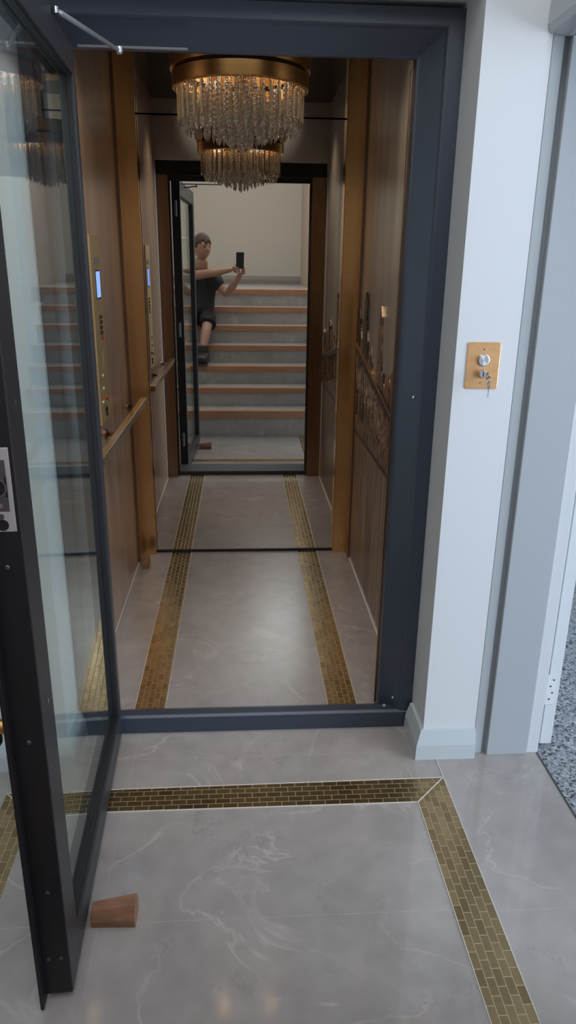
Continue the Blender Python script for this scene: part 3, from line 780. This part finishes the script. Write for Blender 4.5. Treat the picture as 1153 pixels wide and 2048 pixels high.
HM = Matrix.Translation((-.382, -.215, 1.650)) @ Matrix.Rotation(math.radians(-38), 4, 'Z') @ Matrix.Rotation(math.radians(-4), 4, 'X')
for s in (-1, 1):
    r_ = bmesh.ops.create_icosphere(hb, subdivisions=3, radius=1)
    for v in r_['verts']: v.co = V((s * .076 + v.co.x * .008, -.006 + v.co.y * .018, -.008 + v.co.z * .031))
hb.transform(HM); mh = bpy.data.meshes.new('head_tmp'); hb.to_mesh(mh); hb.free(); meshes.append(mh)
ab = bmesh.new()
for m_ in meshes: ab.from_mesh(m_)
bm_ = bpy.data.meshes.new('person'); ab.to_mesh(bm_); ab.free()
person = bpy.data.objects.new('person', bm_); C.objects.link(person); bm_.materials.append(M_skin)
rm = person.modifiers.new('one surface', 'REMESH'); rm.mode = 'VOXEL'; rm.voxel_size = .0035; rm.use_smooth_shade = True
sm = person.modifiers.new('soften', 'SMOOTH'); sm.iterations = 3; sm.factor = .5
tag(person, 'person in charcoal shirt and black shorts on the stairs holding up a phone', 'person')
def wear(name, nodes, chains, root, mat, rings=None, sub=2):
    me = skin_mesh(nodes, chain_edges(*chains), root, sub)
    if rings:                                   # lofted trunk joined to the skinned sleeves
        b = bmesh.new(); b.from_mesh(me); R_ = []
        for cx, cy, cz, rx, ry in rings:
            R_.append([b.verts.new((cx + rx * math.cos(a), cy + ry * math.sin(a), cz)) for a in [2 * PI * q / 28 for q in range(28)]])
        fs = [b.faces.new(R_[0][::-1]), b.faces.new(R_[-1])]
        for p_, q_ in zip(R_, R_[1:]):
            for q in range(28): b.faces.new((p_[q], p_[(q + 1) % 28], q_[(q + 1) % 28], q_[q]))
        b.to_mesh(me); b.free()
    me.materials.append(mat); me.shade_smooth()
    o = bpy.data.objects.new(name, me); C.objects.link(o); o.parent = person
    r_ = o.modifiers.new('one surface', 'REMESH'); r_.mode = 'VOXEL'; r_.voxel_size = .006; r_.use_smooth_shade = True
    return o
def lerp(a, b, t): return tuple(V(a) * (1 - t) + V(b) * t)
j = {k: v[0] for k, v in J.items()}
sh = dict(upper=((-.412, -.27, 1.36), (.12, .09)), sR=(j['shR'], .088), eR=(lerp(j['shR'], j['elR'], .72), .075), sL=(j['shL'], .088), eL=(lerp(j['shL'], j['elL'], .5), .075))
wear('shirt', sh, [['upper', 'sR', 'eR'], ['upper', 'sL', 'eL']], 'upper', M_shirt,
     [(-.43, -.235, .955, .150, .118), (-.43, -.24, .985, .158, .124), (-.428, -.25, 1.06, .155, .122), (-.425, -.265, 1.15, .156, .120), (-.42, -.275, 1.26, .170, .124),
      (-.416, -.276, 1.33, .168, .112), (-.412, -.274, 1.375, .130, .092), (-.409, -.270, 1.41, .088, .078), (-.406, -.266, 1.445, .072, .068)])
so = dict(top=(lerp(j['pelvis'], j['waist'], .3), (.165, .13)), pel=(j['pelvis'], (.175, .14)), hR=(j['hipR'], .125), kR=(lerp(j['hipR'], j['knR'], 1.0), .098), mR=(lerp(j['knR'], j['caR'], .22), .088),
          hL=(j['hipL'], .125), kL=(lerp(j['hipL'], j['knL'], 1.0), .098), mL=(lerp(j['knL'], j['caL'], .22), .088))
wear('shorts', so, [['top', 'pel'], ['pel', 'hR', 'kR', 'mR'], ['pel', 'hL', 'kL', 'mL']], 'pel', M_short)
for s, xa in (('R', -.378), ('L', -.505)):
    wear('sock', dict(a=(lerp(j['an' + s], j['ca' + s], .30), .049), b=(j['an' + s], .046)), [['a', 'b']], 'a', M_sock)
    bo = wear('boot', dict(a=((xa, .215, .750), .060), b=((xa, .235, .665), .062), c=((xa, .240, .630), (.066, .060)), d=((xa, .34, .626), (.066, .052)), e=((xa, .420, .618), (.062, .046))),
              [['a', 'b', 'c', 'd', 'e']], 'b', M_boot)
    q = MB(); q.prism([(xa - .042, .188), (xa + .042, .188), (xa + .048, .26), (xa + .050, .37), (xa + .038, .428), (xa, .444), (xa - .038, .428), (xa - .050, .37), (xa - .048, .26)], TR + .002, TR + .022)
    q.build('sole', M_sole, bo)
# hair: a cap over the skull with a fringe
hb = bmesh.new(); bmesh.ops.create_icosphere(hb, subdivisions=4, radius=1)
dele = [v for v in hb.verts if (v.co.y > .25 and v.co.z < .22 + .12 * math.sin(v.co.x * 9) + random.uniform(0, .16)) or v.co.z < -.35 or (v.co.z < -.05 + random.uniform(-.06, .06) and v.co.y > .0)]
bmesh.ops.delete(hb, geom=dele, context='VERTS')
for v in hb.verts:
    n = random.uniform(-.003, .004)
    v.co = V((v.co.x * (.085 + n), v.co.y * (.104 + n) - .001, v.co.z * (.134 + n)))
hb.transform(HM); me = bpy.data.meshes.new('hair'); hb.to_mesh(me); hb.free(); me.materials.append(M_hair); me.shade_smooth()
o = bpy.data.objects.new('hair', me); C.objects.link(o); o.parent = person
sd = o.modifiers.new('thick', 'SOLIDIFY'); sd.thickness = .012; sd.offset = -.6
for nm, mat, items in (('eye', pmat('eye', (.12, .08, .06), .2, bump=.01), [(-.028, .083, .006, .0085, .006, .0055), (.028, .083, .006, .0085, .006, .0055)]),
                       ('eyebrow', M_hair, [(-.028, .0875, .024, .015, .005, .0035), (.028, .0875, .024, .015, .005, .0035)]),
                       ('lips', pmat('lips', (.42, .17, .14), .4, bump=.05), [(0, .079, -.056, .021, .005, .006)])):
    for x, y, z, a, b, c in items:
        q = MB().ball((x, y, z), (a, b, c), 3); q.b.transform(HM)
        q.build(nm, mat, person, smooth=True)

# the phone itself, just behind the lens position
ph = thing('phone', 'dark phone held up at arm height by the person, seen in the mirror', 'phone', tuple(P(-.008, .03, -.009)))
PM = Matrix((cam_r, cam_u, -cam_f)).transposed().to_4x4(); PM.translation = P(-.008, .03, -.009)
def pbox(x0, x1, y0, y1, z0, z1, name, mat, bev=.001):
    q = MB().box(x0, x1, y0, y1, z0, z1); q.b.transform(PM); q.build(name, mat, ph, bev)
pbox(-.038, .038, -.080, .080, -.004, .004, 'body', pmat('dark green phone case', (.02, .028, .028), .35, bump=.02), .003)
pbox(-.035, .035, -.076, .076, .004, .0046, 'screen', pmat('phone screen', (.02, .02, .025), .1, bump=.01, emit=((.5, .55, .6), .25)), .0002)
for yy in (.055, .035): 
    q = MB().lathe([(.007, -.0058), (.007, -.0038)], (-.020, yy, 0), 24, 'z'); q.b.transform(PM); q.build('lens', M_black, ph)


# ------------------------------------------------------------------ light
def area(name, loc, target, size, power, col, sy=None):
    l = bpy.data.lights.new(name, 'AREA'); l.energy = power; l.color = col; l.size = size
    if sy: l.shape = 'RECTANGLE'; l.size_y = sy
    o = bpy.data.objects.new(name, l); C.objects.link(o); o.location = loc
    o.rotation_euler = (Vector(target) - Vector(loc)).to_track_quat('-Z', 'Z').to_euler()
    return o
area('garage_daylight', (5.1, -.5, 1.3), (.6, 1.2, 1.1), 5.0, 360, (.74, .86, 1.), 2.4)
area('stairwell_side_fill', (.80, -1.15, 3.08), (-.3, 1.3, 1.3), 1.3, 26, (.80, .90, 1.), .95)  # added side fill, there is no window in this wall
area('stairwell_top_fill', (-.05, -.3, 3.7), (-.05, -.3, 0), 1.4, 38, (.90, .95, 1.), 2.6)  # added soft fill from above, the ceiling has no opening
def sparkle_point(loc, power, col, r=.04):
    l = bpy.data.lights.new('chandelier_sparkle', 'POINT'); l.energy = power; l.color = col; l.shadow_soft_size = r
    o = bpy.data.objects.new('chandelier_sparkle', l); C.objects.link(o); o.location = loc
for k in range(4): sparkle_point((CX + .16 * math.cos(k * PI / 2 + .6), CY + .16 * math.sin(k * PI / 2 + .6), 2.15), .07, (1, .93, .82), .05)  # added points for crystal sparkle, the chandelier itself is unlit
def spot(loc, power, col, target, size=2.2, r=.03):
    l = bpy.data.lights.new('car_fill_spot', 'SPOT'); l.energy = power; l.color = col; l.spot_size = size; l.spot_blend = 1; l.shadow_soft_size = r
    o = bpy.data.objects.new('car_fill_spot', l); C.objects.link(o); o.location = loc
    o.rotation_euler = (Vector(target) - Vector(loc)).to_track_quat('-Z', 'Z').to_euler()
WARM = (1, .84, .66)
for x in (-.36, .38):  # added spots lifting the dim car and transom, no fittings stand there
    spot((x, 2.56, 2.45), 26, WARM, (x, 2.85, 0), 1.55, .08)
    spot((x, 2.85, 2.45), 4.5, WARM, (x * .3, 2.24, 2.34), 1.0)

w = bpy.data.worlds.new('sky'); S.world = w; w.use_nodes = True
bg = w.node_tree.nodes['Background']; bg.inputs['Color'].default_value = (.75, .85, 1, 1); bg.inputs['Strength'].default_value = 1.6

# ------------------------------------------------------------------ camera
FPX, PITCH, YAW, ROLL = 1448.23, .32923877, .06591017, .01358081
fw = Vector((math.sin(YAW) * math.cos(PITCH), math.cos(YAW) * math.cos(PITCH), -math.sin(PITCH)))
rt = Vector((math.cos(YAW), -math.sin(YAW), 0)); up = rt.cross(fw)
r2 = rt * math.cos(ROLL) + up * math.sin(ROLL); u2 = up * math.cos(ROLL) - rt * math.sin(ROLL)
cd = bpy.data.cameras.new('camera'); co = bpy.data.objects.new('camera', cd); C.objects.link(co)
R3 = Matrix((r2, u2, -fw)).transposed()
co.matrix_world = Matrix.Translation((0, 0, 1.5)) @ R3.to_4x4()
cd.sensor_fit = 'VERTICAL'; cd.sensor_height = 24; cd.lens = 24 * FPX / 2048; cd.clip_start = .004; cd.clip_end = 60
S.camera = co

S.view_settings.view_transform = 'Standard'; S.view_settings.look = 'None'
S.view_settings.exposure = 0; S.view_settings.gamma = 1; S.view_settings.use_curve_mapping = False
S.cycles.use_denoising = True
S.cycles.max_bounces = 14; S.cycles.glossy_bounces = 8; S.cycles.transmission_bounces = 10; S.cycles.transparent_max_bounces = 16
S.cycles.caustics_reflective = True; S.cycles.caustics_refractive = False
S.cycles.sample_clamp_indirect = 4
